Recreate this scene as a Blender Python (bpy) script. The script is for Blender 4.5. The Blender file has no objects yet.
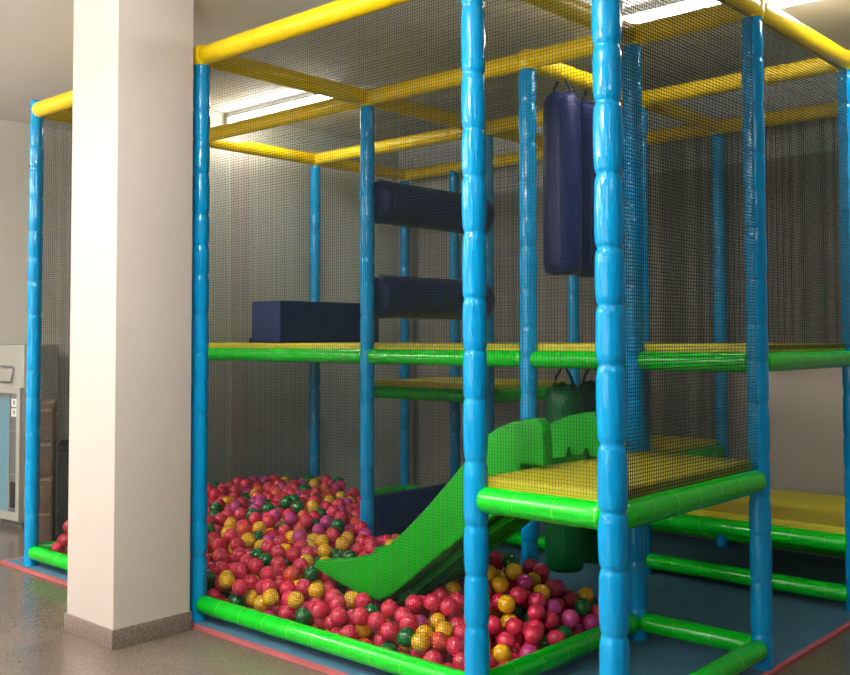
import bpy, bmesh, math, random
from mathutils import Vector, Matrix
random.seed(7)
SC = bpy.context.scene
COL = SC.collection
PI = math.pi

# ------------------------------------------------------------------ helpers
def link(o, parent=None):
    COL.objects.link(o)
    if parent is not None:
        o.parent = parent
    return o

def mesh(name, verts, faces, mats, idx=None, smooth=True, sharp=None):
    me = bpy.data.meshes.new(name)
    me.from_pydata([tuple(v) for v in verts], [], faces)
    for m in (mats if isinstance(mats, (list, tuple)) else [mats]):
        me.materials.append(m)
    if idx is not None:
        me.polygons.foreach_set('material_index', idx)
    me.update()
    if smooth:
        me.shade_smooth()
        if sharp:
            me.set_sharp_from_angle(angle=math.radians(sharp))
    return me

def obj(name, me, parent=None, mat=None):
    o = bpy.data.objects.new(name, me)
    link(o, parent)
    if mat is not None:
        o.matrix_local = mat
    return o

def tag(o, label, cat, group=None):
    o['label'] = label
    o['category'] = cat
    if group:
        o['group'] = group
    return o

def thing(name, label, cat, loc=(0, 0, 0), rotz=0.0, group=None):
    o = bpy.data.objects.new(name, None)
    o.location = loc
    o.rotation_euler = (0, 0, rotz)
    o.empty_display_size = 0.1
    link(o)
    return tag(o, label, cat, group)

def structure(o):
    o['kind'] = 'structure'
    return o

def box_data(x0, x1, y0, y1, z0, z1):
    v = [(x, y, z) for z in (z0, z1) for y in (y0, y1) for x in (x0, x1)]
    f = [(0, 2, 3, 1), (4, 5, 7, 6), (0, 1, 5, 4), (2, 6, 7, 3), (0, 4, 6, 2), (1, 3, 7, 5)]
    return v, f

def box(name, b, m, parent=None, bevel=0.0, seg=3, mat=None):
    v, f = box_data(*b)
    bm = bmesh.new()
    vs = [bm.verts.new(p) for p in v]
    for q in f:
        bm.faces.new([vs[i] for i in q])
    if bevel:
        bmesh.ops.bevel(bm, geom=bm.edges[:], offset=bevel, segments=seg, affect='EDGES', profile=0.6)
    bm.normal_update()
    me = bpy.data.meshes.new(name)
    bm.to_mesh(me); bm.free()
    me.materials.append(m)
    me.shade_smooth(); me.set_sharp_from_angle(angle=math.radians(50))
    return obj(name, me, parent, mat)

def lathe_data(prof, seg=20, axis_closed=True):
    """prof: list of (z, r); revolves about local Z, closed at both ends."""
    v, f = [], []
    for z, r in prof:
        for k in range(seg):
            a = 2 * PI * k / seg
            v.append((r * math.cos(a), r * math.sin(a), z))
    n = len(prof)
    for i in range(n - 1):
        for k in range(seg):
            k2 = (k + 1) % seg
            f.append((i * seg + k, i * seg + k2, (i + 1) * seg + k2, (i + 1) * seg + k))
    f.append(tuple(range(seg - 1, -1, -1)))
    f.append(tuple((n - 1) * seg + k for k in range(seg)))
    return v, f

def along(p0, p1):
    """matrix that puts local +Z on the line p0->p1 with origin at p0"""
    p0 = Vector(p0); d = Vector(p1) - p0
    q = d.to_track_quat('Z', 'Y')
    return Matrix.Translation(p0) @ q.to_matrix().to_4x4(), d.length

def tube_path(pts, r, seg=8):
    v, f = [], []
    pts = [Vector(p) for p in pts]
    n = len(pts)
    for i, p in enumerate(pts):
        d = (pts[min(i + 1, n - 1)] - pts[max(i - 1, 0)]).normalized()
        up = Vector((0, 0, 1)) if abs(d.z) < 0.9 else Vector((1, 0, 0))
        a = d.cross(up).normalized(); b = a.cross(d)
        for k in range(seg):
            t = 2 * PI * k / seg
            v.append(p + a * (r * math.cos(t)) + b * (r * math.sin(t)))
    for i in range(n - 1):
        for k in range(seg):
            k2 = (k + 1) % seg
            f.append((i * seg + k, i * seg + k2, (i + 1) * seg + k2, (i + 1) * seg + k))
    f.append(tuple(range(seg))); f.append(tuple((n - 1) * seg + k for k in range(seg - 1, -1, -1)))
    return v, f

# ------------------------------------------------------------------ materials
def nt(name):
    m = bpy.data.materials.new(name); m.use_nodes = True
    t = m.node_tree
    return m, t, t.nodes['Principled BSDF']

def N(t, kind, **kw):
    n = t.nodes.new(kind)
    for k, v in kw.items():
        if k in n.inputs.keys() if hasattr(n.inputs, 'keys') else False:
            n.inputs[k].default_value = v
        else:
            setattr(n, k, v)
    return n

def plain(name, col, rough=0.5, var=0.12, scale=6.0, bump=0.0, bscale=40.0, spec=0.5, coat=0.0, stretch=None, metal=0.0):
    """principled with a soft noise variation of colour and optional bump"""
    m, t, b = nt(name)
    tc = t.nodes.new('ShaderNodeTexCoord')
    mp = t.nodes.new('ShaderNodeMapping')
    if stretch:
        mp.inputs['Scale'].default_value = stretch
    t.links.new(tc.outputs['Object'], mp.inputs['Vector'])
    nz = t.nodes.new('ShaderNodeTexNoise'); nz.inputs['Scale'].default_value = scale; nz.inputs['Detail'].default_value = 5
    t.links.new(mp.outputs['Vector'], nz.inputs['Vector'])
    mx = t.nodes.new('ShaderNodeMix'); mx.data_type = 'RGBA'
    c = Vector(col)
    mx.inputs[6].default_value = (*(c * (1 - var)), 1)
    mx.inputs[7].default_value = (*(c * (1 + var)), 1)
    t.links.new(nz.outputs['Fac'], mx.inputs[0])
    t.links.new(mx.outputs[2], b.inputs['Base Color'])
    b.inputs['Roughness'].default_value = rough
    b.inputs['Specular IOR Level'].default_value = spec
    b.inputs['Coat Weight'].default_value = coat
    b.inputs['Metallic'].default_value = metal
    if bump:
        n2 = t.nodes.new('ShaderNodeTexNoise'); n2.inputs['Scale'].default_value = bscale; n2.inputs['Detail'].default_value = 4
        t.links.new(mp.outputs['Vector'], n2.inputs['Vector'])
        bp = t.nodes.new('ShaderNodeBump'); bp.inputs['Strength'].default_value = bump; bp.inputs['Distance'].default_value = 0.01
        t.links.new(n2.outputs['Fac'], bp.inputs['Height'])
        t.links.new(bp.outputs['Normal'], b.inputs['Normal'])
    return m

def banded(name, col, seam, pitch, width, rough=0.25, bump=0.15, bscale=30, stretch=(1, 1, 0.25)):
    """padded tube skin: colour with thin seam rings every `pitch` along local Z"""
    m = plain(name, col, rough, 0.07, 8, bump, bscale, stretch=stretch)
    t = m.node_tree; b = t.nodes['Principled BSDF']
    tc = [n for n in t.nodes if n.type == 'TEX_COORD'][0]
    sp = t.nodes.new('ShaderNodeSeparateXYZ'); t.links.new(tc.outputs['Object'], sp.inputs[0])
    ml = t.nodes.new('ShaderNodeMath'); ml.operation = 'MULTIPLY'; ml.inputs[1].default_value = 1 / pitch
    t.links.new(sp.outputs['Z'], ml.inputs[0])
    fr = t.nodes.new('ShaderNodeMath'); fr.operation = 'FRACT'; t.links.new(ml.outputs[0], fr.inputs[0])
    lt = t.nodes.new('ShaderNodeMath'); lt.operation = 'LESS_THAN'; lt.inputs[1].default_value = width / pitch
    t.links.new(fr.outputs[0], lt.inputs[0])
    mx = t.nodes.new('ShaderNodeMix'); mx.data_type = 'RGBA'
    src = b.inputs['Base Color'].links[0].from_socket
    t.links.new(lt.outputs[0], mx.inputs[0]); t.links.new(src, mx.inputs[6])
    mx.inputs[7].default_value = (*seam, 1)
    t.links.new(mx.outputs[2], b.inputs['Base Color'])
    return m

def emission(name, col, s):
    m = bpy.data.materials.new(name); m.use_nodes = True
    t = m.node_tree; t.nodes.remove(t.nodes['Principled BSDF'])
    e = t.nodes.new('ShaderNodeEmission'); e.inputs[0].default_value = (*col, 1); e.inputs[1].default_value = s
    t.links.new(e.outputs[0], t.nodes['Material Output'].inputs[0])
    return m

M = {}
M['blue'] = plain('blue_vinyl', (0.0, 0.28, 0.60), 0.10, 0.06, 5, 0.40, 34, stretch=(1, 1, 0.2), spec=0.38)
M['yellow'] = banded('yellow_vinyl', (0.90, 0.62, 0.0), (0.66, 0.43, 0.002), 0.20, 0.003, 0.35, 0.15)
M['green'] = banded('green_vinyl', (0.0, 0.50, 0.012), (0.08, 0.56, 0.03), 0.155, 0.004, 0.22, 0.12)
M['mat_y'] = plain('mustard_mat_vinyl', (0.52, 0.44, 0.008), 0.45, 0.06, 9, 0.1, 60)
M['navy'] = plain('navy_vinyl', (0.008, 0.016, 0.095), 0.42, 0.15, 6, 0.25, 18, spec=0.25)
M['dgreen'] = plain('bottle_green_vinyl', (0.003, 0.10, 0.025), 0.4, 0.15, 6, 0.25, 18, spec=0.25)
M['slide'] = plain('slide_green_plastic', (0.002, 0.32, 0.004), 0.48, 0.05, 4, 0.05, 50, spec=0.3)
M['net'] = plain('black_net_cord', (0.016, 0.026, 0.022), 0.9, 0.2, 40, spec=0.15)
M['steel'] = plain('galvanised_steel', (0.45, 0.44, 0.42), 0.35, 0.15, 40, metal=0.8)
M['black'] = plain('black_webbing', (0.01, 0.01, 0.012), 0.6, 0.2, 30)
M['mat_b'] = plain('blue_foam_mat', (0.045, 0.145, 0.23), 0.7, 0.22, 14, 0.35, 120)
M['mat_r'] = plain('red_foam_mat_edge', (0.42, 0.09, 0.10), 0.7, 0.15, 20)
M['ceil'] = plain('ceiling_paint', (0.80, 0.765, 0.72), 0.8, 0.05, 1.2)
M['wall_l'] = plain('cream_wall_paint', (0.70, 0.67, 0.585), 0.7, 0.05, 1.5, 0.05, 60)
M['wall_s'] = plain('grey_cream_wall_paint', (0.64, 0.64, 0.56), 0.7, 0.05, 1.5, 0.05, 60)
M['wall_b'] = plain('taupe_wall_paint', (0.40, 0.35, 0.31), 0.7, 0.07, 1.5, 0.05, 60)
def two_tone(m, zc, upper):
    t = m.node_tree; b = t.nodes['Principled BSDF']
    tc = [n for n in t.nodes if n.type == 'TEX_COORD'][0]
    sp = t.nodes.new('ShaderNodeSeparateXYZ'); t.links.new(tc.outputs['Object'], sp.inputs[0])
    gt = t.nodes.new('ShaderNodeMath'); gt.operation = 'GREATER_THAN'; gt.inputs[1].default_value = zc
    t.links.new(sp.outputs['Z'], gt.inputs[0])
    mx = t.nodes.new('ShaderNodeMix'); mx.data_type = 'RGBA'
    src = b.inputs['Base Color'].links[0].from_socket
    t.links.new(gt.outputs[0], mx.inputs[0]); t.links.new(src, mx.inputs[6]); mx.inputs[7].default_value = (*upper, 1)
    t.links.new(mx.outputs[2], b.inputs['Base Color'])
two_tone(M['wall_b'], 2.32, (0.60, 0.59, 0.56))
M['pillar'] = plain('pillar_paint', (0.60, 0.535, 0.485), 0.65, 0.035, 2.5, 0.08, 45)
M['trim'] = plain('pale_pink_wall_strip', (0.62, 0.545, 0.50), 0.7, 0.05, 1.5)
M['white'] = plain('white_enamel', (0.38, 0.37, 0.33), 0.35, 0.05, 5)
M['dkgrey'] = plain('dark_grey_panel', (0.13, 0.14, 0.14), 0.35, 0.1, 8)
M['panel_b'] = plain('pale_blue_panel', (0.13, 0.27, 0.34), 0.3, 0.08, 8)
M['label'] = plain('white_sticker', (0.72, 0.72, 0.70), 0.5, 0.03, 8)
M['brown'] = plain('brown_board', (0.17, 0.105, 0.07), 0.6, 0.2, 12)
M['lblrow'] = plain('pale_strip', (0.30, 0.24, 0.19), 0.6, 0.1, 12)
M['tube'] = emission('fluorescent_tube', (1.0, 0.99, 0.95), 32.0)

def terrazzo():
    m, t, b = nt('polished_terrazzo')
    tc = t.nodes.new('ShaderNodeTexCoord')
    vo = t.nodes.new('ShaderNodeTexVoronoi'); vo.inputs['Scale'].default_value = 140
    t.links.new(tc.outputs['Object'], vo.inputs['Vector'])
    cr = t.nodes.new('ShaderNodeValToRGB')
    cr.color_ramp.elements[0].color = (0.17, 0.13, 0.10, 1); cr.color_ramp.elements[1].color = (0.235, 0.188, 0.152, 1)
    sp = t.nodes.new('ShaderNodeSeparateColor'); t.links.new(vo.outputs['Color'], sp.inputs[0])
    t.links.new(sp.outputs[0], cr.inputs[0])
    nz = t.nodes.new('ShaderNodeTexNoise'); nz.inputs['Scale'].default_value = 1.6; nz.inputs['Detail'].default_value = 6
    t.links.new(tc.outputs['Object'], nz.inputs['Vector'])
    mx = t.nodes.new('ShaderNodeMix'); mx.data_type = 'RGBA'; mx.blend_type = 'MULTIPLY'; mx.inputs[0].default_value = 0.5
    t.links.new(cr.outputs[0], mx.inputs[6]); t.links.new(nz.outputs['Fac'], mx.inputs[7])
    # square tile joints
    br = t.nodes.new('ShaderNodeTexBrick'); br.offset = 0.0; br.inputs['Scale'].default_value = 1.0
    br.inputs['Brick Width'].default_value = 0.4; br.inputs['Row Height'].default_value = 0.4; br.inputs['Mortar Size'].default_value = 0.0025
    br.inputs['Color1'].default_value = (1, 1, 1, 1); br.inputs['Color2'].default_value = (0.93, 0.93, 0.93, 1); br.inputs['Mortar'].default_value = (0.90, 0.89, 0.88, 1)
    t.links.new(tc.outputs['Object'], br.inputs['Vector'])
    m2 = t.nodes.new('ShaderNodeMix'); m2.data_type = 'RGBA'; m2.blend_type = 'MULTIPLY'; m2.inputs[0].default_value = 1
    t.links.new(mx.outputs[2], m2.inputs[6]); t.links.new(br.outputs['Color'], m2.inputs[7])
    t.links.new(m2.outputs[2], b.inputs['Base Color'])
    b.inputs['Roughness'].default_value = 0.22
    return m
M['floor'] = terrazzo()

def skirting_mat():
    m, t, b = nt('brown_terrazzo_skirting')
    tc = t.nodes.new('ShaderNodeTexCoord')
    nz = t.nodes.new('ShaderNodeTexNoise'); nz.inputs['Scale'].default_value = 120; nz.inputs['Detail'].default_value = 3
    t.links.new(tc.outputs['Object'], nz.inputs['Vector'])
    cr = t.nodes.new('ShaderNodeValToRGB')
    cr.color_ramp.elements[0].position = 0.35; cr.color_ramp.elements[0].color = (0.12, 0.085, 0.07, 1)
    cr.color_ramp.elements[1].position = 0.7; cr.color_ramp.elements[1].color = (0.27, 0.21, 0.18, 1)
    t.links.new(nz.outputs['Fac'], cr.inputs[0]); t.links.new(cr.outputs[0], b.inputs['Base Color'])
    b.inputs['Roughness'].default_value = 0.35
    return m
M['skirt'] = skirting_mat()

BALLC = {'red': (0.66, 0.028, 0.078), 'yellow': (0.80, 0.43, 0.010), 'green': (0.004, 0.13, 0.025),
         'pink': (0.56, 0.045, 0.24), 'orange': (0.70, 0.085, 0.045)}
for k, c in BALLC.items():
    M['ball_' + k] = plain(k + '_plastic', c, 0.24, 0.10, 14, 0.03, 30, coat=0.3)

# ------------------------------------------------------------------ room
CEIL = 2.785
XL, XR, YB, YF = -3.06, 6.2, 3.125, -8.0
structure(box('floor', (XL, XR, YF, YB, -0.1, 0.0), M['floor']))
structure(box('ceiling', (XL, XR, YF, YB, CEIL, CEIL + 0.1), M['ceil']))
structure(box('wall_left', (XL - 0.1, XL, YF, YB, 0, CEIL), M['wall_l']))
structure(box('wall_back', (XL - 0.1, XR, YB, YB + 0.1, 0, CEIL), M['wall_b']))
structure(box('wall_side', (-1.93, -1.755, 0.95, YB, 0, CEIL), M['wall_s']))
structure(box('trim_1', (-1.757, -1.748, 1.475, 1.63, 0, CEIL), M['trim']))

p = structure(box('pillar', (-0.318, 0.057, -0.450, -0.083, 0, CEIL), M['pillar'], bevel=0.004, seg=2))
structure(box('baseboard_pillar', (-0.326, 0.065, -0.458, -0.075, 0.0, 0.078), M['skirt'], bevel=0.003, seg=2))

# ------------------------------------------------------------------ frame of the play structure
HT, Z2, Z1, Z0 = 2.528, 1.160, 0.716, 0.088
ZS1, ZS2, ZS3 = 0.315, 0.575, 0.90
X3, X2b, X0, X2, X3p, X4 = -1.562, -1.05, 0.0, 1.044, 1.589, 2.12
R1, R2, R3, R4 = 0.0, 1.047, 2.06, 2.989
frame = thing('play_frame', 'tall indoor play frame of blue padded posts with yellow and green padded rails', 'play frame', (0.28, 1.5, 0.0))
FI = Matrix.Translation(-Vector(frame.location))

def post_mesh(r, seg_len, pinch, phase):
    prof = []
    n = 300
    for i in range(n + 1):
        z = HT * i / n
        c = (z + phase) / seg_len
        c += 0.12 * math.sin(c * 1.7 + phase * 9)          # the sleeves are not all the same length
        t = c % 1.0
        d = min(t, 1 - t)
        bulge = 1 - pinch * math.exp(-(d / 0.035) ** 2) - 0.35 * pinch * math.exp(-(d / 0.13) ** 2) + 0.35 * pinch * math.sin(PI * t) + 0.012 * math.sin(z * 17 + phase * 31)
        prof.append((z, r * bulge))
    v, f = lathe_data(prof, 22)
    return mesh('post', v, f, M['blue'], sharp=70)
PM = {k: post_mesh(*a) for k, a in {
    'slim': (0.0375, 0.155, 0.085, 0.03), 'std': (0.0375, 0.16, 0.085, 0.07), 'mid': (0.0395, 0.165, 0.09, 0.0),
    'c': (0.0410, 0.19, 0.11, 0.11), 'd': (0.0440, 0.20, 0.13, 0.05)}.items()}
posts = {'B': (X3, R1, 'slim'), 'A': (X0, R1, 'slim'), 'C': (X3p, R1, 'c'), 'D': (X4, R1, 'd'),
         'Q': (X3, R2, 'std'), 'G': (X0, R2, 'std'), 'L': (X2, R2, 'mid'), 'N': (X3p, R2, 'mid'), 'E': (X4, R2, 'mid'),
         'H': (X3, R3, 'std'), 'T': (X2b, R3, 'slim'), 'K': (X0, R3, 'std'), 'O': (X2, R3, 'std'), 'F': (X4, R3, 'mid'),
         'I': (X3, R4, 'std'), 'J': (X2b, R4, 'std'), 'Mm': (X0, R4, 'std'), 'P': (X2, R4, 'std'), 'Z': (X4, R4, 'std')}
PX = {k: (a, b) for k, (a, b, c) in posts.items()}
pobj = {}
lean = {'C': 0.012, 'D': 0.019, 'E': 0.012, 'B': -0.010}
for k, (x, y, kind) in posts.items():
    ln = lean.get(k, 0.0)
    SH = Matrix(((1, 0, -0.741 * ln / HT, 0), (0, 1, -0.671 * ln / HT, 0), (0, 0, 1.02 if k == 'B' else 1, 0), (0, 0, 0, 1)))
    pobj[k] = obj('post', PM[kind], frame, FI @ Matrix.Translation((x, y, 0)) @ SH @ Matrix.Rotation(random.uniform(0, 6), 4, 'Z'))
    pobj[k]['label'] = 'blue padded upright post'

beam_cache = {}
def beam(a, b, z, r, m, name, off=(0, 0), inset=0.022, label=None):
    p0 = Vector((PX[a][0] + off[0], PX[a][1] + off[1], z)); p1 = Vector((PX[b][0] + off[0], PX[b][1] + off[1], z))
    d = (p1 - p0).normalized()
    p0 += d * inset; p1 -= d * inset
    mt, L = along(p0, p1)
    key = (round(L, 3), r, m)
    if key not in beam_cache:
        prof = [(0.0, r * 0.55), (0.004, r * 0.78), (0.012, r * 0.93), (0.024, r)]
        k = max(2, int(L / 0.02))
        for i in range(1, k):
            z_ = 0.024 + (L - 0.048) * i / k
            pitch = 0.155 if m == 'green' else 0.20
            dd = (z_ / pitch) % 1.0; dd = min(dd, 1 - dd)
            prof.append((z_, r * (1 - 0.035 * math.exp(-(dd / 0.06) ** 2))))
        prof += [(L - 0.024, r), (L - 0.012, r * 0.93), (L - 0.004, r * 0.78), (L, r * 0.55)]
        v, f = lathe_data(prof, 20)
        beam_cache[key] = mesh(name, v, f, M[m], sharp=60)
    o = obj(name, beam_cache[key], frame, FI @ mt)
    if label:
        o['label'] = label
    return o

YL = 'yellow padded roof beam'
for a, b in (('B', 'A'), ('A', 'C'), ('C', 'D'), ('Q', 'G'), ('G', 'L'), ('L', 'N'), ('N', 'E'), ('H', 'K'), ('K', 'O'), ('O', 'F'),
             ('I', 'Mm'), ('Mm', 'P'), ('P', 'Z'), ('B', 'Q'), ('Q', 'H'), ('H', 'I'), ('A', 'G'), ('G', 'K'), ('K', 'Mm'), ('C', 'N'),
             ('D', 'E'), ('E', 'F'), ('F', 'Z'), ('L', 'O'), ('O', 'P')):
    beam(a, b, HT, 0.043, 'yellow', 'roof_beam', inset=0.012, label=YL)
v, f = lathe_data([(-0.05, 0.030), (-0.042, 0.043), (-0.02, 0.049), (0.015, 0.049), (0.036, 0.042), (0.046, 0.026)], 18)
KN = mesh('corner_joint', v, f, M['yellow'], sharp=70)
for k in ('A', 'C', 'D', 'E', 'F', 'G', 'N', 'L', 'H', 'K', 'O', 'P', 'I', 'Mm', 'Q', 'Z'):
    j = obj('corner_joint', KN, pobj[k], Matrix.Translation((0, 0, HT)))
    j['label'] = 'yellow corner joint on the post top'
GL = 'green padded deck rail'
for a, b in (('Q', 'G'), ('G', 'L'), ('L', 'N'), ('N', 'E'), ('E', 'F'), ('H', 'T'), ('T', 'K'), ('K', 'O'), ('O', 'F'), ('Q', 'H')):
    beam(a, b, Z2, 0.039, 'green', 'deck_beam', label=GL)
for a, b in (('C', 'D'), ('D', 'E'), ('N', 'E'), ('C', 'N')):
    beam(a, b, Z1, 0.044, 'green', 'deck_beam', label=GL)
for a, b in (('O', 'F'), ('F', 'Z'), ('P', 'Z')):
    beam(a, b, ZS1, 0.041, 'green', 'deck_beam', label=GL)
for a, b in (('K', 'O'), ('O', 'P'), ('Mm', 'P')):
    beam(a, b, ZS2, 0.041, 'green', 'deck_beam', label=GL)
for a, b in (('T', 'K'), ('K', 'Mm'), ('J', 'Mm'), ('T', 'J')):
    beam(a, b, ZS3, 0.041, 'green', 'deck_beam', label=GL)
BL = 'green padded floor rail'
for a, b in (('B', 'A'), ('A', 'C'), ('C', 'D'), ('C', 'N'), ('D', 'E'), ('N', 'E'), ('O', 'F'), ('K', 'O'), ('J', 'Mm'), ('Mm', 'P'), ('P', 'Z'),
             ('B', 'Q'), ('Q', 'H'), ('H', 'I'), ('I', 'J')):
    beam(a, b, Z0, 0.039, 'green', 'floor_beam', label=BL)
# steel clamps where floor rails meet the posts
v, f = box_data(-0.018, 0.018, -0.014, 0.014, 0.0, 0.05)
v2, f2 = lathe_data([(0.0, 0.022), (0.012, 0.022), (0.014, 0.012), (0.05, 0.012)], 12)
CL = mesh('steel_foot', v2, f2, M['steel'], sharp=40)
for k, dx, dy in (('A', 0.06, 0), ('B', 0.06, 0), ('N', 0.058, 0), ('E', 0, -0.06), ('C', 0, 0.06)):
    c = obj('steel_foot', CL, pobj[k], pobj[k].matrix_local.inverted() @ FI @ Matrix.Translation((*PX[k], 0)) @ Matrix.Translation((dx, dy, 0.022)))
    c['label'] = 'small steel foot clamp'

# ------------------------------------------------------------------ deck mats
def mat_pad(b, label):
    return tag(box('deck_mat', b, M['mat_y'], bevel=0.008), label, 'play mat', 'mustard deck mats')
T = 0.030
mat_pad((X3p + 0.012, X4 - 0.012, R1 + 0.012, R2 - 0.01, Z1 + 0.030, Z1 + 0.044 + T), 'mustard vinyl mat on the entry platform at the top of the slide')
mat_pad((X3 + 0.01, X4 - 0.012, R2 + 0.012, R3 - 0.012, Z2 + 0.030, Z2 + 0.039 + T), 'long mustard mat on the highest deck at eye level')
mat_pad((X2 + 0.01, X4 - 0.012, R3 + 0.012, R4 - 0.012, ZS1 + 0.030, ZS1 + 0.041 + T), 'mustard mat on the lowest step at the right rear')
mat_pad((X0 + 0.01, X2 - 0.012, R3 + 0.012, R4 - 0.012, ZS2 + 0.030, ZS2 + 0.041 + T), 'mustard mat on the middle step behind the entry platform')
mat_pad((X2b + 0.01, X0 - 0.012, R3 + 0.012, R4 - 0.012, ZS3 + 0.030, ZS3 + 0.041 + T), 'mustard mat on the dark step just under the highest deck')

# blue floor mat with red border
fm = box('floor_mat', (-1.78, 2.150, -0.045, 3.10, 0.0005, 0.016), M['mat_b'], bevel=0.003, seg=2)
tag(fm, 'blue foam floor mat with a red edge under the play frame', 'floor mat')
bv, bf = [], []
for b in ((-1.80, 2.172, -0.066, -0.045, 0.0005, 0.015), (2.150, 2.172, -0.045, 3.10, 0.0005, 0.015), (-1.80, -1.78, -0.045, 3.10, 0.0005, 0.015)):
    a, c = box_data(*b); o0 = len(bv); bv += a; bf += [tuple(i + o0 for i in q) for q in c]
e = obj('edge_strip', mesh('edge_strip', bv, bf, M['mat_r'], smooth=False), fm)
e['label'] = 'red border strip'

# ------------------------------------------------------------------ slide
TOP = [(0.435, 0.262), (0.450, 0.290), (0.60, 0.318), (0.72, 0.338), (0.80, 0.363), (0.88, 0.412), (0.97, 0.480), (1.109, 0.603), (1.25, 0.742),
       (1.34, 0.835), (1.395, 0.888), (1.45, 0.924), (1.52, 0.950), (1.59, 0.966), (1.632, 0.968), (1.653, 0.948), (1.662, 0.885), (1.664, 0.802)]
BOT = [(1.56, 0.802), (1.56, 0.69), (1.547, 0.672), (1.43, 0.596), (1.31, 0.518), (1.16, 0.410), (1.02, 0.303), (0.92, 0.226), (0.84, 0.185), (0.74, 0.190), (0.56, 0.228)]
def panel(name, poly, y0, y1, m, bev, parent):
    bm = bmesh.new()
    a = [bm.verts.new((x, y0, z)) for x, z in poly]
    fc = bm.faces.new(a)
    r = bmesh.ops.extrude_face_region(bm, geom=[fc])
    bmesh.ops.translate(bm, verts=[g for g in r['geom'] if isinstance(g, bmesh.types.BMVert)], vec=(0, y1 - y0, 0))
    bmesh.ops.recalc_face_normals(bm, faces=bm.faces[:])
    rim = [e for e in bm.edges if len(e.link_faces) == 2 and e.calc_face_angle(0) > 1.2 and abs(e.verts[0].co.y - e.verts[1].co.y) < 1e-6]
    if bev:
        bmesh.ops.bevel(bm, geom=rim, offset=bev, segments=3, affect='EDGES', profile=0.5)
    me = bpy.data.meshes.new(name); bm.to_mesh(me); bm.free()
    me.materials.append(m); me.shade_smooth(); me.set_sharp_from_angle(angle=math.radians(40))
    return obj(name, me, parent)
slide = thing('slide', 'bright green plastic slide running from the entry platform down into the ball pit', 'slide', (1.05, 0.5, 0.0))
slide.location = (0, 0, 0)
nearp = [q for q in TOP] + BOT
panel('side_panel', nearp, 0.285, 0.350, M['slide'], 0.012, slide)
notched = TOP[:-1] + [(1.664, 0.802), (1.615, 0.802), (1.606, 0.832), (1.594, 0.832), (1.585, 0.802), (1.535, 0.802), (1.526, 0.830), (1.516, 0.830), (1.507, 0.802)] + [(1.50, 0.69)] + BOT[2:]
panel('side_panel', notched, 0.655, 0.720, M['slide'], 0.0, slide)
bed = [(1.60, 0.812), (1.52, 0.790), (1.43, 0.715), (1.31, 0.630), (1.16, 0.520), (1.02, 0.415), (0.90, 0.335), (0.80, 0.290), (0.70, 0.275), (0.56, 0.272), (0.455, 0.268),
       (0.445, 0.250), (0.56, 0.236), (0.74, 0.198), (0.84, 0.193), (0.92, 0.236), (1.02, 0.313), (1.16, 0.430), (1.31, 0.535), (1.43, 0.613), (1.54, 0.69), (1.60, 0.72)]
panel('slide_bed', bed, 0.345, 0.660, M['slide'], 0.0, slide)
for y in (0.40, 0.46, 0.52, 0.58):
    ribp = [(x, z + 0.004) for x, z in BOT[2:-2]] + [(x, z - 0.028) for x, z in reversed(BOT[2:-2])]
    rb = panel('underside_rib', ribp, y, y + 0.018, M['slide'], 0.0, slide)

# ------------------------------------------------------------------ navy rollers, hanging bags, block
def roller(z, label):
    t = thing('foam_roller', label, 'roller', (0, R2, z), group='navy foam rollers')
    L = R3 - R2
    r = 0.115
    prof = [(0.045, 0.03), (0.048, r * 0.80), (0.058, r * 0.93), (0.085, r), (0.30, r * 1.01), (0.5 * L, r * 1.015), (L - 0.30, r * 1.01), (L - 0.085, r), (L - 0.058, r * 0.93), (L - 0.048, r * 0.8), (L - 0.045, 0.03)]
    v, f = lathe_data(prof, 32)
    mt = Matrix.Rotation(-PI / 2, 4, 'X')
    obj('roller_body', mesh('roller_body', v, f, M['navy'], sharp=70), t, mt)
    v, f = lathe_data([(0.028, 0.014), (L - 0.028, 0.014)], 10)
    a = obj('axle', mesh('axle', v, f, M['steel'], sharp=40), t, mt)
    a['label'] = 'grey steel axle'
    s = []
    for k in range(33):
        an = 2 * PI * k / 32
        s.append((0.0 + (r + 0.001) * math.cos(an), 0.092, (r + 0.001) * math.sin(an)))
    v, f = tube_path(s, 0.003, 6)
    obj('piping', mesh('piping', v, f, M['navy']), t)
    return t
roller(1.985, 'upper navy foam roller mounted across the passage above the highest deck')
roller(1.478, 'lower navy foam roller mounted close above the highest deck')

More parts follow.
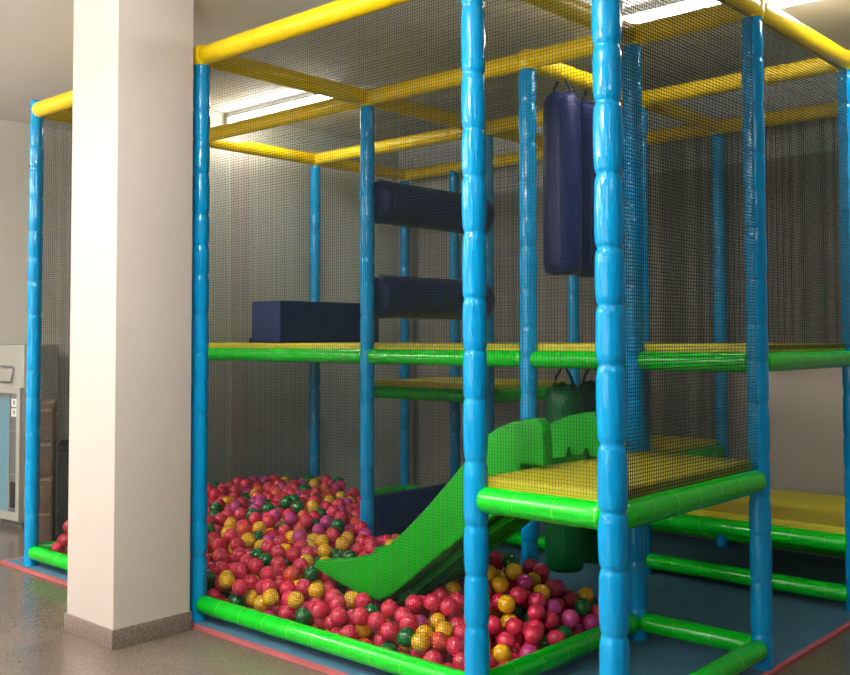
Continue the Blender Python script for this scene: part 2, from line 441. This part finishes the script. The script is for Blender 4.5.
def bag(x, y, ztop, zbot, r, m, zbeam, label, group):
    t = thing('hanging_bag', label, 'punch bag', (x, y, 0), group=group)
    H = ztop - zbot
    seg = 28
    prof = [(zbot, r * 0.55), (zbot + 0.006, r * 0.84), (zbot + 0.025, r * 0.96), (zbot + 0.06, r), (zbot + H * 0.4, r * 1.01), (zbot + H * 0.8, r * 0.985),
            (ztop - 0.10, r * 0.97), (ztop - 0.05, r * 0.93), (ztop - 0.02, r * 0.80), (ztop, r * 0.50)]
    v, f = lathe_data(prof, seg)
    v = [Vector(q) for q in v]
    n0 = (len(prof) - 4) * seg
    for i in range(n0, len(v)):                        # gathers at the top
        k = i % seg
        a = 2 * PI * k / seg
        s = 1 + 0.06 * math.sin(a * 7) * (i - n0) / (4 * seg)
        v[i] = Vector((v[i].x * s, v[i].y * s, v[i].z + 0.012 * math.sin(a * 3 + 1) * (i - n0) / (4 * seg)))
    obj('bag_body', mesh('bag_body', v, f, M[m], sharp=65), t)
    for s in (-1, 1):
        v, f = tube_path([(s * r * 0.72, 0, ztop - 0.03), (s * r * 0.45, 0, ztop + 0.035), (s * 0.006, 0, ztop + 0.085)], 0.007, 8)
        b = obj('hanging_strap', mesh('hanging_strap', v, f, M['black']), t); b['label'] = 'black hanging strap'
    v, f = tube_path([(0, 0, ztop + 0.075), (0, 0, zbeam - 0.02)], 0.006, 8)
    b = obj('hook', mesh('hook', v, f, M['steel']), t); b['label'] = 'small steel hook'
    # seam down the side facing the front
    v, f = tube_path([(r * 0.5, -r * 0.87, zbot + 0.06), (r * 0.5, -r * 0.87, zbot + 0.5 * H), (r * 0.485, -r * 0.845, ztop - 0.10)], 0.002, 6)
    obj('seam', mesh('seam', v, f, M[m]), t)
    return t
G1 = 'navy bags hanging over the highest deck'
bag(X2, 1.325, 2.425, 1.555, 0.092, 'navy', HT, 'long navy punch bag hanging in full view from the yellow beam', G1)
bag(X2, 1.575, 2.425, 1.555, 0.092, 'navy', HT, 'navy punch bag half hidden behind the thick front corner post', G1)
G2 = 'green bags hanging under the highest deck'
bag(X2, 1.325, 1.035, 0.16, 0.092, 'dgreen', Z2, 'dark green bag hanging below the highest deck, nearer of the two', G2)
bag(X2, 1.575, 1.035, 0.16, 0.092, 'dgreen', Z2, 'dark green bag hanging below the highest deck, farther of the two', G2)

fb = tag(box('foam_block', (-1.055, -0.785, R2 + 0.055, R3 - 0.13, Z2 + 0.039 + T + 0.001, 1.478), M['navy'], bevel=0.014), 'long dark navy foam block lying across the highest deck', 'foam block')
v, f = box_data(-1.064, -1.05, R2 + 0.052, R2 + 0.066, Z2 + 0.039 + T + 0.001, Z2 + 0.039 + T + 0.03)
hs = obj('corner_tab', mesh('corner_tab', v, f, M['black'], smooth=False), fb); hs['label'] = 'black corner tab'

# padded pit walls
tag(box('padded_wall', (X0 - 0.03, X0 + 0.03, R2 + 0.045, R3 - 0.045, 0.017, 0.425), M['navy'], bevel=0.012), 'navy padded wall beside the ball pit, running back from the inner post under the deck', 'padded wall')
tag(box('padded_wall', (X0 + 0.045, X2 - 0.05, R2 - 0.01, R2 + 0.05, 0.017, 0.16), M['navy'], bevel=0.012), 'low navy padded wall behind the balls and the slide foot', 'padded wall')
tag(box('padded_wall', (X2 + 0.05, X3p - 0.05, R2 - 0.01, R2 + 0.05, 0.017, 0.13), M['navy'], bevel=0.012), 'low navy padded wall under the entry platform behind the balls', 'padded wall')

# ------------------------------------------------------------------ objects at the left by the wall
cab = thing('display_cabinet', 'white cabinet with dark glazed front and pale blue strip beside the far left post', 'cabinet', (-2.70, 0.48, 0), rotz=math.radians(6))
# local x runs along the front (towards -x is left), front face on local y=0
W_, D_, H_ = 0.315, 0.28, 1.215
box('body', (-W_, 0, 0.012, D_, 0.03, H_), M['white'], cab, bevel=0.012)
box('plinth', (-W_ + 0.03, -0.03, 0.03, D_ - 0.02, 0.0, 0.03), M['dkgrey'], cab)
dv, df = [], []
for b in ((-W_, -W_ + 0.04, -0.012, 0.012, 0.05, 0.93), (-0.04, 0, -0.012, 0.012, 0.05, 0.93), (-W_ + 0.04, -0.04, -0.012, 0.012, 0.05, 0.10), (-W_ + 0.04, -0.04, -0.012, 0.012, 0.89, 0.93)):
    a, c = box_data(*b); o0 = len(dv); dv += a; df += [tuple(i + o0 for i in q) for q in c]
door = obj('door', mesh('door', dv, df, M['white'], smooth=False), cab)
box('door_panel', (-W_ + 0.04, -0.04, 0.0, 0.011, 0.10, 0.89), M['dkgrey'], door)
box('blue_strip', (-W_ + 0.06, -0.135, -0.003, 0.001, 0.10, 0.86), M['panel_b'], door)
box('edge_rail', (-0.135, -0.128, -0.006, 0.001, 0.10, 0.89), M['lblrow'], door)
for z in (0.80, 0.735):
    s = box('sticker', (-0.115, -0.050, -0.003, 0.001, z, z + 0.055), M['label'], door)
    a = box('sticker_mark', (-0.088, -0.074, -0.005, -0.002, z + 0.015, z + 0.042), M['dkgrey'], door)
box('shelf_edge', (-0.128, -0.04, -0.004, 0.001, 0.635, 0.642), M['lblrow'], door)
box('shelf_edge', (-0.128, -0.04, -0.004, 0.001, 0.345, 0.352), M['lblrow'], door)
box('grille', (-0.115, -0.055, -0.004, 0.001, 0.13, 0.30), M['black'], door)
hp = [(-0.26, -0.004, 1.07), (-0.115, -0.004, 1.07), (-0.095, -0.004, 1.055), (-0.115, -0.004, 0.975), (-0.135, -0.004, 0.965), (-0.26, -0.004, 0.965)]
v, f = tube_path(hp, 0.006, 8)
h = obj('handle', mesh('handle', v, f, M['dkgrey']), cab); h['label'] = 'dark grey handle outline on the top panel'

tw = thing('drawer_tower', 'narrow brown drawer tower standing behind the left side net', 'drawers', (-1.99, 0.345, 0), rotz=math.radians(60))
box('carcass', (-0.15, 0, 0.006, 0.28, 0.0, 0.872), M['brown'], tw, bevel=0.004)
for i in range(4):
    z = 0.02 + i * 0.208
    d = box('drawer', (-0.142, -0.008, -0.006, 0.006, z, z + 0.195), M['brown'], tw, bevel=0.003)
    box('pull_strip', (-0.135, -0.015, -0.010, -0.004, z + 0.172, z + 0.186), M['lblrow'], d)
BX = Matrix.Translation((-1.985, 0.375, 0)) @ Matrix.Rotation(math.radians(60), 4, 'Z')
bn = tag(box('storage_box', (0.0, 0.30, 0.02, 0.32, 0, 0.60), M['black'], bevel=0.01, mat=BX), 'black storage box standing on the floor beside the brown drawer tower', 'box')
box('lid', (-0.005, 0.305, 0.01, 0.33, 0.57, 0.61), M['black'], bn, bevel=0.008)

# ------------------------------------------------------------------ ceiling lights
def batten(x0, x1, y, label):
    t = thing('ceiling_light', label, 'ceiling light', ((x0 + x1) / 2, y, CEIL), group='fluorescent ceiling lights')
    L = (x1 - x0) / 2
    box('housing', (-L, L, -0.035, 0.035, -0.040, -0.0005), M['white'], t, bevel=0.004)
    box('diffuser', (-L + 0.02, L - 0.02, -0.040, 0.040, -0.085, -0.038), M['tube'], t, bevel=0.012)
    for s in (-1, 1):
        box('end_cap', (s * L - 0.015, s * L + 0.015, -0.040, 0.040, -0.085, -0.038), M['white'], t, bevel=0.004)
batten(-1.73, -0.66, 1.45, 'fluorescent batten light shining through the roof net at the left')
batten(1.20, 1.84, 1.42, 'fluorescent batten light above the roof net behind the thick corner post')
batten(1.90, 2.90, 1.60, 'fluorescent batten light just outside the roof corner at the upper right')

# ------------------------------------------------------------------ camera
def make_cam():
    f, pv = 984.94, 302.25
    a, t, r = -0.7358, 0.0361, -0.0020
    fwd = Vector((math.sin(a), math.cos(a), 0)); rt = Vector((math.cos(a), -math.sin(a), 0)); up = Vector((0, 0, 1))
    F = fwd * math.cos(t) + up * math.sin(t); U = up * math.cos(t) - fwd * math.sin(t)
    R = rt * math.cos(r) + U * math.sin(r); V = U * math.cos(r) - rt * math.sin(r)
    cd = bpy.data.cameras.new('camera'); co = bpy.data.objects.new('camera', cd); COL.objects.link(co)
    loc = Vector((3.701, -2.589, 1.257))
    co.matrix_world = Matrix(((R.x, V.x, -F.x, loc.x), (R.y, V.y, -F.y, loc.y), (R.z, V.z, -F.z, loc.z), (0, 0, 0, 1)))
    cd.sensor_fit = 'HORIZONTAL'; cd.sensor_width = 36; cd.lens = f / 850 * 36
    cd.shift_y = (pv - 337.5) / 850
    cd.clip_start = 0.05
    SC.camera = co
    def proj(X):
        d = Vector(X) - loc
        w = d.dot(F)
        return 425 + f * d.dot(R) / w, pv - f * d.dot(V) / w, w
    def ray(u, v):
        return (F + R * ((u - 425) / f) - V * ((v - pv) / f)).normalized()
    return loc, proj, ray, f
CAM, proj, ray, FOC = make_cam()

# ------------------------------------------------------------------ balls: dropped one by one into the pit
BR = 0.0362
def interp(pts, x):
    if x <= pts[0][0]: return pts[0][1]
    for (a, b), (c, d) in zip(pts, pts[1:]):
        if x <= c: return b + (d - b) * (x - a) / (c - a)
    return pts[-1][1]
BOTS = sorted(BOT[2:] + [(0.44, 0.25)])
def level(x, y):
    back = min(1.0, max(0.0, y / 0.95))
    left = min(1.0, max(0.0, (0.55 - x) / 0.9))
    h = 0.185 + 0.055 * min(1, y / 0.35) + 0.13 * back * left
    h += 0.13 * math.exp(-((x - 1.12) / 0.24) ** 2 - ((y - 0.70) / 0.25) ** 2)
    h -= 0.05 * max(0.0, min(1.0, (y - 1.3) / 0.8))
    if y > 1.2: h -= 0.15 * max(0.0, min(1.0, (x + 1.25) / 0.6)) * min(1.0, (y - 1.2) / 0.5)
    h += 0.07 * math.exp(-((x + 1.40) / 0.30) ** 2 - ((y - 0.30) / 0.30) ** 2)
    if x > 1.12: h -= 0.22 * (x - 1.12)
    return h
def inside(x, y):
    m = BR + 0.046
    if y < R1 + m or x < X3 + m: return False
    if y > R3 - m: return False
    if x > X3p - m: return False
    if y > R2 - 0.01 - BR - 0.002 and x > X0 - 0.03 - BR - 0.002: return False
    for k in ('A', 'G', 'L', 'Q', 'N', 'C', 'H', 'T'):
        if (x - PX[k][0]) ** 2 + (y - PX[k][1]) ** 2 < (BR + 0.043) ** 2: return False
    return True
grid = {}
balls = []
CS = 2 * BR
def rest(x, y):
    z = 0.016 + BR
    ci, cj = int(math.floor(x / CS)), int(math.floor(y / CS))
    for i in (ci - 1, ci, ci + 1):
        for j in (cj - 1, cj, cj + 1):
            for (bx, by, bz) in grid.get((i, j), ()):
                d2 = (bx - x) ** 2 + (by - y) ** 2
                if d2 < CS * CS:
                    q = bz + math.sqrt(CS * CS - d2)
                    if q > z: z = q
    return z
fails = 0
rb = random.Random(11)
while fails < 500:
    cx, cy = rb.uniform(X3, X3p), rb.uniform(R1, R3)
    if not inside(cx, cy): continue
    best = None
    for k in range(14):
        x, y = (cx, cy) if k == 0 else (cx + rb.uniform(-0.09, 0.09), cy + rb.uniform(-0.09, 0.09))
        if not inside(x, y): continue
        z = rest(x, y)
        if 0.40 < x < 1.66 and 0.285 - BR < y < 0.72 + BR:          # stay under the slide
            lim = min(interp(BOTS, x - BR), interp(BOTS, x + BR), interp(BOTS, x))
            if z + BR * 1.05 > lim - 0.03: continue
        if best is None or z < best[2]: best = (x, y, z)
    if best is None or best[2] + BR > level(best[0], best[1]) + 0.012:
        fails += 1
        continue
    fails = max(0, fails - 3)
    balls.append(best)
    grid.setdefault((int(math.floor(best[0] / CS)), int(math.floor(best[1] / CS))), []).append(best)

rc = random.Random(23)
def pick(x, y):
    far = min(1.0, max(0.0, (y - 0.45 + max(0, -x) * 0.5) / 0.7))
    under = 1.0 if (x > 1.1 and y > 0.25) else 0.0
    w = {'red': 0.62 - 0.08 * far, 'yellow': 0.25 - 0.14 * far, 'green': 0.075 + 0.07 * far, 'pink': 0.015 + 0.20 * far + 0.06 * under, 'orange': 0.07}
    q = rc.random() * sum(w.values())
    for k, c in w.items():
        q -= c
        if q < 0: return k
    return 'red'
colour = [pick(b[0], b[1]) for b in balls]

# which balls the camera sees, and how large (nets not built yet, so they do not count)
bpy.context.view_layer.update()
dg = bpy.context.evaluated_depsgraph_get()
order = []
zb = {}
for i, b in enumerate(balls):
    u, v, w = proj(b)
    r = FOC * BR / w
    if -r < u < 850 + r and v - r < 675:
        for yy in range(max(0, int(v - r)), min(675, int(v + r) + 1)):
            for xx in range(max(0, int(u - r)), min(850, int(u + r) + 1)):
                if (xx & 1) or (yy & 1): continue
                d2 = (xx - u) ** 2 + (yy - v) ** 2
                if d2 <= r * r:
                    dep = w - BR * math.sqrt(1 - d2 / (r * r))
                    if (xx, yy) not in zb or zb[(xx, yy)][0] > dep:
                        zb[(xx, yy)] = (dep, i)
seen = {}
for (xx, yy), (dep, i) in zb.items():
    d = ray(xx + 0.5, yy + 0.5)
    hit, loc, *_ = SC.ray_cast(dg, CAM, d, distance=50)
    dist = (Vector(balls[i]) - CAM).length - BR
    if hit and (loc - CAM).length < dist: continue
    seen[i] = seen.get(i, 0) + 1
rank = sorted(seen, key=lambda i: -seen[i])
chosen = set(rank[:300])
print('BALLS', len(balls), 'seen', len(seen), 'chosen', len(chosen))

def ball_mesh(sub):
    bm = bmesh.new(); bmesh.ops.create_icosphere(bm, subdivisions=sub, radius=BR)
    return bm
BM = {}
bm = ball_mesh(3)
for k in BALLC:
    me = bpy.data.meshes.new('plastic_ball'); bm.to_mesh(me); me.materials.append(M['ball_' + k]); me.shade_smooth()
    BM[k] = me
bm.free()

ORD = ['first', 'second', 'third', 'fourth', 'fifth', 'sixth', 'seventh', 'eighth']
def zone(i):
    x, y, z = balls[i]; u, v, w = proj(balls[i])
    if u < 100: return 'in the gap left of the pillar'
    if x > 0.95 and y < 0.29: return 'by the front rail before the slide' if u < 462 else 'in the front corner under the entry platform'
    if u >= 462: return 'under the slide and entry platform'
    if y < 0.20: 
        return 'along the front rail near the pillar' if x < 0.42 else 'along the front rail left of the slide foot'
    if y < 0.29 or (x < 0.9 and y < 0.45 and x > 0.40):
        return 'in front of the slide foot' if x > 0.40 else 'just behind the front rail near the pillar'
    if 0.15 < x and y > 0.29:
        return 'behind the slide foot'
    if x > -0.25: return 'midway between slide foot and pillar' if y < 0.62 else 'around the inner post behind the slide'
    if x > -0.7: return 'deep in the pit left of the inner post'
    return 'at the far back of the pit'
from collections import defaultdict
bz = defaultdict(list)
for i in chosen:
    bz[(zone(i), colour[i])].append(i)
full = defaultdict(int)
for i, n in seen.items():
    if n >= 4: full[(zone(i), colour[i])] += 1
for (zn, c), ids in bz.items():
    ids.sort(key=lambda i: proj(balls[i])[0])
    for n, i in enumerate(ids):
        o = obj('plastic_ball', BM[c])
        o.location = balls[i]
        o.rotation_euler = (rb.uniform(0, 6), rb.uniform(0, 6), rb.uniform(0, 6))
        if full[(zn, c)] > len(ids): lab = 'one of the nearer ' + c + ' plastic balls ' + zn
        elif len(ids) == 1: lab = 'only ' + c + ' plastic ball ' + zn
        elif len(ids) <= 8: lab = ORD[n] + ' ' + c + ' plastic ball from the left, ' + zn
        else: lab = c + ' plastic ball ' + zn
        tag(o, lab, 'ball', 'plastic balls in the ball pit')
# the remaining balls, smaller in view or buried
keys = list(BALLC)
tmpl = {}
for s in (2, 3):
    bm = ball_mesh(s); bm.verts.index_update()
    tmpl[s] = ([v.co.copy() for v in bm.verts], [tuple(v.index for v in f.verts) for f in bm.faces]); bm.free()
V, Fc, Ix = [], [], []
for i, b in enumerate(balls):
    if i in chosen: continue
    tv, tf = tmpl[3 if i in seen else 2]
    o0 = len(V); c = Vector(b)
    V += [q + c for q in tv]; Fc += [tuple(k + o0 for k in q) for q in tf]; Ix += [keys.index(colour[i])] * len(tf)
pile = obj('ball_pile', mesh('ball_pile', V, Fc, [M['ball_' + k] for k in keys], Ix))
tag(pile, 'mass of mixed plastic balls filling the pit under and between the nearer ones', 'balls')
pile['kind'] = 'stuff'

# ------------------------------------------------------------------ nets: straight knotless cords, one mesh per bay
def net(o, U, L, Vd, Hh, label, pitch=0.0115, d=0.0008):
    o = Vector(o); U = Vector(U); Vd = Vector(Vd); n = U.cross(Vd)
    v, f = [], []
    def cord(a, b, s, lift):
        k = len(v); h = d / 2
        for q in (a, b):
            for (i, j) in ((-h, -h), (h, -h), (h, h), (-h, h)):
                v.append(q + s * i + n * (j + lift))
        for e in range(4):
            g = (e + 1) % 4
            f.append((k + e, k + g, k + 4 + g, k + 4 + e))
        f.append((k + 3, k + 2, k + 1, k)); f.append((k + 4, k + 5, k + 6, k + 7))
    for i in range(int(L / pitch) + 1):
        cord(o + U * (i * pitch), o + U * (i * pitch) + Vd * Hh, U, 0.0)
    for i in range(int(Hh / pitch) + 1):
        cord(o + Vd * (i * pitch), o + Vd * (i * pitch) + U * L, Vd, d * 0.5)
    s = obj('safety_net', mesh('safety_net', v, f, M['net'], smooth=False))
    return tag(s, label, 'net', 'black safety nets')
ex, ey, ez = (1, 0, 0), (0, 1, 0), (0, 0, 1)
TP = HT - 0.045
zb0, zd1, zd2 = Z0 + 0.045, Z1 + 0.05, Z2 + 0.05
net((X3 + .01, R1, zb0), ex, X0 - X3 - .02, ez, TP - zb0, 'black net on the front bay left of and behind the pillar', d=0.0009)
net((X0 + .01, R1, zb0), ex, X3p - X0 - .02, ez, TP - zb0, 'wide black net on the front of the ball pit', d=0.0008)
net((X3p + .01, R1, zd1), ex, X4 - X3p - .02, ez, TP - zd1, 'narrow black net on the front of the entry platform', d=0.0009)
net((X4 + .012, R1 + .01, zd1), ey, R2 - R1 - .02, ez, TP - zd1, 'black net on the right side of the entry platform', d=0.0019)
net((X4 + .012, R2 + .01, zd2), ey, R3 - R2 - .02, ez, TP - zd2, 'black net on the right side above the highest deck', d=0.0018)
net((X3, R1 + .01, zb0), ey, R2 - R1 - .02, ez, TP - zb0, 'black net on the far left side, front bay', d=0.0008)
net((X3, R2 + .01, zb0), ey, R3 - R2 - .02, ez, TP - zb0, 'black net on the far left side, rear bay behind the foam block', d=0.0007)
net((X0 + .01, R2, zd2), ex, X2 - X0 - .02, ez, TP - zd2, 'inner black net edging the highest deck above the slide', d=0.0009)
net((X3 + .01, R4, zb0), ex, X2b - X3 - .02, ez, TP - zb0, 'black net on the rear wall side at the left end')
net((X2b + .01, R4, ZS3), ex, X0 - X2b - .02, ez, TP - ZS3, 'black net at the rear above the dark step', d=0.0015)
net((X0 + .01, R4, ZS2), ex, X2 - X0 - .02, ez, TP - ZS2, 'black net at the rear behind the punch bags', d=0.0015)
net((X2 + .01, R4, Z2), ex, X4 - X2 - .02, ez, TP - Z2, 'black net at the rear on the right, above the lowest step', d=0.0015)
def roof(x0, x1, y0, y1, label):
    return net((x0 + .01, y0 + .01, HT + 0.03), ex, x1 - x0 - .02, ey, y1 - y0 - .02, label, pitch=0.013, d=0.0007)
roof(X3, X0, R1, R2, 'roof net over the bay behind the pillar')
roof(X0, X3p, R1, R2, 'roof net over the front of the ball pit')
roof(X3p, X4, R1, R2, 'roof net over the entry platform')
roof(X3, X0, R2, R3, 'roof net over the foam block')
roof(X0, X2, R2, R3, 'roof net between the rollers and the punch bags')
roof(X2, X4, R2, R3, 'roof net over the right end of the highest deck')
roof(X3, X0, R3, R4, 'roof net over the rear left steps')
roof(X0, X2, R3, R4, 'roof net over the rear middle step')
roof(X2, X4, R3, R4, 'roof net over the rear right step')

# ------------------------------------------------------------------ light
def area(name, loc, rot, sx, sy, e, col):
    l = bpy.data.lights.new(name, 'AREA'); l.shape = 'RECTANGLE'; l.size = sx; l.size_y = sy; l.energy = e; l.color = col
    o = bpy.data.objects.new(name, l); o.location = loc; o.rotation_euler = rot; COL.objects.link(o)
    return o
area('window_daylight', (0.6, -7.2, 1.3), (PI / 2 + 0.3, 0, 0), 5.5, 2.0, 90, (1.0, 0.96, 0.90))
for lx, ly, e in ((-2.6, -2.2, 46), (-0.7, -2.8, 52), (1.6, -1.7, 56), (4.3, -1.9, 12), (-1.2, -5.4, 46), (3.0, -5.4, 30)):      # added fill lights over the open floor, out of view and without fixtures
    l = bpy.data.lights.new('hall_fill', 'POINT'); l.energy = e; l.shadow_soft_size = 0.16; l.color = (1.0, 0.97, 0.93)
    o = bpy.data.objects.new('hall_fill', l); o.location = (lx, ly, 2.40); COL.objects.link(o)
    area('ceiling_fill', (lx, ly, 2.46), (PI, 0, 0), 0.5, 0.5, e * 1.3, (1.0, 0.97, 0.93))  # added upward fill, only there to brighten the ceiling
w = bpy.data.worlds.new('world'); SC.world = w; w.use_nodes = True
bg = w.node_tree.nodes['Background']; bg.inputs[0].default_value = (0.93, 0.97, 1.0, 1); bg.inputs[1].default_value = 0.12

SC.view_settings.view_transform = 'Standard'
SC.view_settings.look = 'None'
SC.view_settings.gamma = 1.0
SC.view_settings.use_curve_mapping = False
SC.view_settings.exposure = 0.35
SC.cycles.max_bounces = 8
SC.cycles.diffuse_bounces = 4
